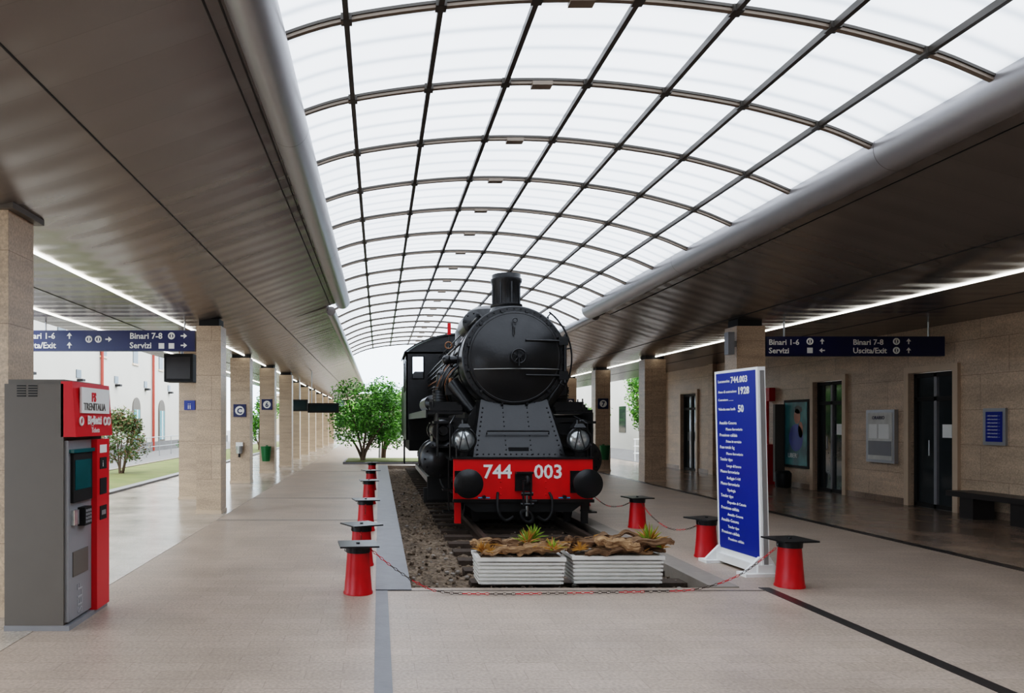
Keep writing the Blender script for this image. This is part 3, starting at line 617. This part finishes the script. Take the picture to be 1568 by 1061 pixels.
for sg in(-1,1):
    s.tube([(X+sg*.60,y,zc+.68) for y in(12.15,16,19.6)],.016,K,8)
    for y in(12.4,14,16,18): s.cyl((X+sg*.54,y,zc+.6),(X+sg*.60,y,zc+.68),.012,K,seg=6)
s.tube([(X+math.cos(a)*.985,12.12,zc+math.sin(a)*.985) for a in [math.radians(52-i*5.5) for i in range(16)]],.015,K,7)
for d in(50,10,-28): 
    a=math.radians(d); s.cyl((X+math.cos(a)*.84,12.12,zc+math.sin(a)*.84),(X+math.cos(a)*.985,12.12,zc+math.sin(a)*.985),.012,K,seg=6)
for sg in(-1,1):
    cx=X+sg*1.2
    s.lathe((cx,12.15,1.02),(0,1,0),[(0,0),(.0,.10),(.02,.16),(.06,.20),(.07,.29),(.10,.33),(.14,.33),(.15,.30),(.95,.30),(.96,.33),(1.05,.33),(1.05,0)],K,36)
    for i in range(12):
        a=2*pi*i/12; s.sphere((cx+math.cos(a)*.27,12.21,1.02+math.sin(a)*.27),.018,K,6)
    s.lathe((cx-sg*.03,12.05,1.5),(0,1,0),[(0,0),(0,.08),(.05,.10),(.06,.17),(.10,.19),(.14,.19),(.15,.16),(1.2,.16),(1.2,.19),(1.3,.19),(1.3,0)],K,28)
    a,b_=sorted((X+sg*.6,cx)); s.box(a,b_,12.35,13.1,.75,1.72,K)
    s.box(cx-.12,cx+.12,12.4,13.0,1.2,1.4,K); s.cyl((cx,12.1,1.5),(cx,11.95,1.5),.03,K)
    s.tube(spline([(cx,12.3,.72),(cx-.05*sg,12.2,.55),(cx-.3*sg,12.1,.4),(cx-.4*sg,12.0,.3)],4),.02,KD)
    s.box(cx-.2,cx+.2,12.5,12.6,.3,.7,KD); s.box(cx-.26,cx+.26,12.6,12.7,.25,.5,KD)
    s.cyl((cx,13.2,.9),(cx,14.3,.8),.035,M_steel); s.box(cx-.05,cx+.05,14.2,14.5,.65,.95,K); s.box(cx-.03,cx+.03,13.2,14.9,1.02,1.08,K); s.box(cx-.03,cx+.03,13.2,14.9,.62,.68,K)
    s.hexa([(cx-.03,14.3,.74),(cx+.03,14.3,.74),(cx+.03,17.2,.44),(cx-.03,17.2,.44)],[(cx-.03,14.3,.86),(cx+.03,14.3,.86),(cx+.03,17.2,.58),(cx-.03,17.2,.58)],M_steel)
    s.box(cx-.10,cx-.05,14.2,18.7,.46,.57,M_steel)
    def wheel(y,r,sp,cw=True):
        wx=X+sg*.74; o=(wx-sg*.07,y,RZ+r)
        s.lathe(o,(sg,0,0),[(-.0,r-.09),(0,r+.03),(.03,r+.03),(.035,r),(.135,r-.005),(.135,r-.09),(.0,r-.09)],K,40,caps=False)
        s.lathe(o,(sg,0,0),[(.0,0),(.0,.12),(.18,.10),(.18,0)],K,16)
        for i in range(sp):
            a=2*pi*i/sp; s.cyl((wx,y+math.cos(a)*.1,RZ+r+math.sin(a)*.1),(wx,y+math.cos(a)*(r-.08),RZ+r+math.sin(a)*(r-.08)),.032,K,.024,seg=8)
        if cw: s.box(wx-.04,wx+.05,y-r*.5,y+r*.5,RZ+r+r*.45,RZ+r+r*.80,K); s.cyl((wx,y,RZ+r-.2),(X+sg*1.16,y,RZ+r-.2),.05,M_steel)
    wheel(12.45,.40,9,False)
    for y in(14.1,15.6,17.1,18.6): wheel(y,.68,14)
    for y in(23.2,24.8,26.2): wheel(y,.45,10,False)
    px=X+sg*1.08
    for k in range(9): s.lathe((px,13.35,1.86+k*.05),(0,0,1),[(0,.15),(.01,.18),(.02,.18),(.03,.15),(.05,.15)],K,20)
    s.cyl((px,13.35,2.32),(px,13.35,2.5),.10,K); s.cyl((px,13.35,1.8),(px,13.35,1.88),.16,K); s.sphere((px,13.35,2.5),.10,K,12)
    s.lathe((px+sg*.1,14.2,2.02),(0,1,0),[(0,0),(.03,.1),(.08,.16),(1.9,.16),(1.95,.1),(1.98,0)],K,24)
    for k in range(7):
        o=k*.06; s.tube(spline([(X+sg*.74,12.9+o*3,zc+.02-o),(X+sg*.93,12.85+o*2,zc-.18+o*.6),(X+sg*(1.02+.035*k),12.95+o,zc-.38-.02*k),(X+sg*(.92+.03*k),13.05+o*4,zc-.78)],4),.012 if k%2 else .02,M_brass if k in(1,5) else K,7)
    for k in range(5): s.tube(spline([(X+sg*.78,12.9,zc+.34-.12*k),(X+sg*.90,13.6,zc+.24-.13*k),(X+sg*.88,17,zc+.26-.12*k),(X+sg*.9,19.6,zc+.2-.1*k)],4),.02,M_brass if k==3 else K,7)
    s.cyl((X+sg*.78,13.0,zc+.05),(X+sg*1.02,13.0,zc+.05),.07,K); s.sphere((X+sg*1.02,13.0,zc+.05),.09,K,12); s.torus((X+sg*1.0,12.9,zc+.3),(0,1,0),.06,.012,M_brass,14,6)
    s.box(X+sg*.97-.09,X+sg*.97+.09,12.75,12.9,2.12,2.3,K); s.cyl((X+sg*.97,12.8,2.3),(X+sg*.97,12.8,2.42),.04,M_brass)
    s.cyl((X+sg*.6,12.6,1.85),(X+sg*.95,12.75,2.35),.12,K)
    for k in range(3): s.box(px-.28,px+.28,12.5+k*.12,12.54+k*.12,1.84,1.9+.05*k,K)
    for y in(12.6,12.9,13.2): s.cyl((px+sg*.22,y,1.83),(px+sg*.22,y,2.05),.012,K,seg=6)
    lx=X+sg*.905; lz=1.37; ly=11.36
    s.lathe((lx,ly+.24,lz),(0,-1,0),[(0,.10),(.03,.15),(.16,.18),(.20,.195),(.25,.20),(.26,.185),(.235,.175)],K,36,caps=False)
    s.lathe((lx,ly+.24,lz),(0,-1,0),[(.18,.175),(.215,.13),(.235,.06),(.238,0)],M_lens,32,caps=False)
    s.lathe((lx,ly+.24,lz),(0,1,0),[(0,.10),(.0,0)],K,16)
    s.hexa([(lx-.10,ly-.03,lz+.19),(lx+.10,ly-.03,lz+.19),(lx+.1,ly+.2,lz+.17),(lx-.1,ly+.2,lz+.17)],[(lx-.06,ly+.0,lz+.25),(lx+.06,ly+.0,lz+.25),(lx+.06,ly+.18,lz+.25),(lx-.06,ly+.18,lz+.25)],K)
    s.cyl((lx,ly+.1,lz+.25),(lx,ly+.1,lz+.31),.03,K); s.box(lx-.05,lx+.05,ly+.05,ly+.15,1.08,lz-.15,K)
    for a in(-.5,.5): s.cyl((lx-.01,ly-.025,lz+.17),(lx+math.sin(a)*.17*1.0,ly-.025,lz-.16),.008,KD,seg=5)
    s.tube([(X+sg*1.1,11.6,1.08),(X+sg*1.1,11.6,1.62),(X+sg*.98,12.0,1.75)],.013,K,6)
    s.box(X+sg*1.2-.14,X+sg*1.2+.14,11.95,12.2,1.62,1.66,K)
CW=1.5; ca=19.7; cb=22.0
def cabwall(y0,y1):
    zs=3.55
    for sg in(-1,1):
        a,b_=sorted((X+sg*.98,X+sg*CW)); w0,w1=sorted((X+sg*1.02,X+sg*1.34))
        s.box(a,w0,y0,y1,1.2,zs,K); s.box(w1,b_,y0,y1,1.2,zs,K); s.box(w0,w1,y0,y1,1.2,2.82,K); s.box(w0,w1,y0,y1,3.42,zs,K)
        fr=[(w0,y0-.015,2.82),(w0,y0-.015,3.42),(w1,y0-.015,3.42),(w1,y0-.015,2.82),(w0,y0-.015,2.82)]; s.tube(fr,.022,K,6)
    s.box(X-.98,X+.98,y0,y1,1.2,zs,K)
cabwall(ca,ca+.05)
roof=[(X-CW-.06,3.5)]+[(X+math.sin(a)*(CW+.06)/math.sin(.9),3.5+(math.cos(a)-math.cos(.9))*1.35) for a in [(-.9+1.8*i/16) for i in range(1,16)]]+[(X+CW+.06,3.5)]
ro2=[(x,z+.04) for x,z in roof]; s.loft([[(x,y,z) for x,z in roof+ro2[::-1]] for y in(ca-.12,cb+.3)],K)
s.exty([(x*.97+X*.03,z) for x,z in roof],ca+.0,ca+.05,K)
for sg in(-1,1):
    a,b_=sorted((X+sg*CW,X+sg*(CW-.04)))
    s.box(a,b_,ca,cb,1.2,2.5,K); s.box(a,b_,ca,ca+.35,2.5,3.55,K); s.box(a,b_,cb-.6,cb,2.5,3.55,K); s.box(a,b_,ca,cb,3.35,3.55,K); s.box(a,b_,ca+.8,ca+.95,2.5,3.4,K)
    s.box(a,b_,cb-.5,cb-.1,.4,.43,K); s.box(a,b_,cb-.5,cb-.46,.4,1.2,K); s.box(a,b_,cb-.14,cb-.1,.4,1.2,K)
s.box(X-CW,X+CW,ca,cb,1.15,1.2,K)
s.box(X-.75,X+.75,18.2,19.7,1.3,2.7,K)
s.box(X-1.4,X+1.4,22.4,26.9,1.15,2.9,K); s.box(X-1.3,X+1.3,22.4,26.9,.75,1.15,KD)
s.hexa([(X-1.4,22.9,2.9),(X+1.4,22.9,2.9),(X+1.4,26.9,2.9),(X-1.4,26.9,2.9)],[(X-1.1,23.1,3.25),(X+1.1,23.1,3.25),(X+1.1,26.7,3.25),(X-1.1,26.7,3.25)],KD)
s.done(ang=40)

# ------------------------------------------------------------------ greenery
def foliage(s,c,rad,n,leaf,lobes,seed,mats):
    random.seed(seed); c=Vector(c); L=[]
    for i in range(lobes):
        a=random.random()*2*pi; r=random.random()**.5*.66; z=random.uniform(-.66,.66)
        L.append((c+Vector((math.cos(a)*r*rad[0],math.sin(a)*r*rad[1],z*rad[2])),random.uniform(.22,.46)))
    for i in range(n):
        lc,lr=random.choice(L); d=Vector((random.gauss(0,1),random.gauss(0,1),random.gauss(0,1))).normalized()*random.uniform(.5,1.2)
        p=lc+Vector((d.x*rad[0],d.y*rad[1],d.z*rad[2]))*lr
        u=Vector((random.gauss(0,1),random.gauss(0,1),random.gauss(0,.6))).normalized(); w=u.cross(Vector((random.gauss(0,1),random.gauss(0,1),random.gauss(0,1)))).normalized()
        l=leaf*random.uniform(.6,1.3); s.add([p-u*l,p-w*l*.4,p+u*l,p+w*l*.4],[(0,1,2,3)],mats[0] if random.random()<.65 else mats[1])
    return L
def tree(name,x,y,z0,c,rad,n,leaf,lobes,seed,stems=5,tr=.05,mats=None):
    s=B(name); L=foliage(s,c,rad,n,leaf,lobes,seed,mats or (M_leaf,M_leaf2))
    for i in range(stems):
        lc=L[i%len(L)][0]; a=2*pi*i/stems; b0=Vector((x+math.cos(a)*.06,y+math.sin(a)*.06,z0)); 
        s.tube(spline([b0,b0.lerp(lc,.4)+Vector((0,0,.1)),lc],5),tr,M_trunk,7,rad=[tr*(1-.07*k) for k in range(11)])
    return s.done()
dull=(M_leafd,M_leaf2)
tree('broadleaf_tree',-.65,29,0.11,(-.5,29.2,1.95),(1.75,1.3,1.5),8000,.07,26,11,7,.06)
s=B('planting_bed'); s.box(-1.4,1.9,28.2,31,0,.08,M_curb); s.box(-1.3,1.8,28.3,30.9,.08,.11,M_grass); s.done()
tree('broadleaf_tree',.2,33,.0,(.3,33,2.0),(1.3,1.2,1.6),4500,.08,16,15,5,.06)
tree('garden_shrub',-8.1,22.8,.03,(-8.1,22.8,1.2),(.95,.8,.85),4000,.055,15,21,6,.03,(M_leafd,M_leafp))
tree('garden_shrub',-8.3,33,.03,(-8.3,33,.5),(.8,.7,.5),1500,.06,8,22,4,.03,dull)
tree('broadleaf_tree',-11.6,22,-.03,(-11.6,22,3.3),(.8,.9,1.2),2500,.08,10,31,5,.05,dull)
tree('broadleaf_tree',-6.9,42,.03,(-6.9,42,1.9),(.8,.9,1.6),2600,.09,12,32,5,.05)
tree('broadleaf_tree',12.9,35,-.03,(12.9,35,2.7),(1.3,1.3,1.6),3500,.09,14,33,6,.07)
tree('broadleaf_tree',13.0,44,-.03,(13.0,44,1.6),(1.3,1.3,1.2),2500,.09,12,34,6,.07)
tree('broadleaf_tree',-1.5,70,-.03,(-1.5,70,2.2),(4.2,2,2.4),5500,.16,18,35,6,.12)
tree('broadleaf_tree',-8.5,74,-.03,(-8.5,74,2.0),(3.4,2,2.0),3500,.16,14,36,6,.12)
tree('broadleaf_tree',8,68,-.03,(8,68,2.4),(3.4,2,2.4),3500,.16,14,37,6,.12)
s=B('white_pole'); s.cyl((0.03,31.8,0),(0.03,31.8,2.2),.05,M_alu,.04); s.done()

# ------------------------------------------------------------------ buildings
s=B('white_station_building'); FX=-13
s.box(FX-8,FX,12,62,-.03,9,M_facade); s.box(FX,FX+.08,12,62,-.03,.5,M_asph)
s.box(FX,FX+.12,12,62,5.9,6.05,M_facade)
y=20.3
while y<60:
    s.box(FX,FX+.03,y,y+.75,4.75,5.55,M_win); s.box(FX,FX+.06,y-.08,y+.83,4.65,4.75,M_frame)
    s.box(FX,FX+.03,y+1.8,y+2.3,3.55,3.9,M_win); s.box(FX,FX+.25,y+1.9,y+2.2,3.4,3.5,M_blackd)
    if y>30:
        pr=[(y-.1,.5),(y+1.1,.5),(y+1.1,2.4)]+[(y+.5+math.cos(a)*.6,2.4+math.sin(a)*.55) for a in [pi*k/10 for k in range(1,10)]]+[(y-.1,2.4)]
        s.loft([[(FX+.02,a,b_) for a,b_ in pr],[(FX+.05,a,b_) for a,b_ in pr]],M_grey)
        s.box(FX+.05,FX+.07,y+.05,y+.95,.6,2.3,M_winb); s.box(FX+.07,FX+.09,y+.46,y+.54,.6,2.3,M_white)
    y+=4.5
for y in(33.8,41.5): s.cyl((FX+.1,y,0),(FX+.1,y,9),.07,M_pipe)
s.done()
s=B('white_outbuilding'); s.box(15,25,30,70,-.03,6,M_facade)
for y in range(32,68,4): s.box(14.97,15,y,y+1.2,1,2.6,M_win)
s.box(14.9,25.1,29.9,70.1,6,6.2,M_frame); s.done()
s=B('cream_townhouse'); s.box(-14,4,95,105,-.03,5.0,M_facy); s.box(-14.3,4.3,94.7,105.3,5.0,5.3,M_frame)
for i in range(7):
    for z in(.9,3.2): s.box(-13+2.5*i,-12+2.5*i,94.95,95,z,z+1.3,M_win)
s.done()
s=B('steel_railing')
for z in(.45,.9): s.tube([(-10.9,30,z),(-10.9,44,z)],.02,M_alu,6)
for i in range(8): s.cyl((-10.9,30+2*i,-.03),(-10.9,30+2*i,.9),.02,M_alu,seg=6)
s.done()
s=B('steel_railing')
for z in(.3,.6,.9): s.tube([(10.9,31,z),(14.5,31,z)],.025,M_white,6)
for i in range(4): s.cyl((10.95+i*1.1,31,-.03),(10.95+i*1.1,31,.9),.025,M_white,seg=6)
s.done()
s=B('low_white_barrier'); 
for i in range(7): s.box(2.2+i*1.7-7,3.7+i*1.7-7,62,62.15,-.03,.9,M_facade)
s.done()

# ------------------------------------------------------------------ world, camera
w=bpy.data.worlds.new('overcast'); scene.world=w; w.use_nodes=True; nt=w.node_tree; bg=nt.nodes['Background']
tc=nt.nodes.new('ShaderNodeTexCoord'); sp=nt.nodes.new('ShaderNodeSeparateXYZ'); nt.links.new(tc.outputs['Generated'],sp.inputs[0])
cr=nt.nodes.new('ShaderNodeValToRGB'); nt.links.new(sp.outputs[2],cr.inputs[0])
cr.color_ramp.elements[0].color=(.50,.61,.72,1); cr.color_ramp.elements[0].position=0; cr.color_ramp.elements[1].color=(.95,.97,1,1); cr.color_ramp.elements[1].position=.55
nt.links.new(cr.outputs[0],bg.inputs[0]); bg.inputs[1].default_value=4.6
cam=bpy.data.cameras.new('camera'); co=bpy.data.objects.new('camera',cam); COL.objects.link(co)
co.location=(0,0,CZ); co.rotation_euler=(pi/2,0,0); cam.sensor_width=36; cam.sensor_fit='HORIZONTAL'; cam.lens=25.48
cam.shift_x=.130; cam.shift_y=.0735; cam.clip_end=400; scene.camera=co
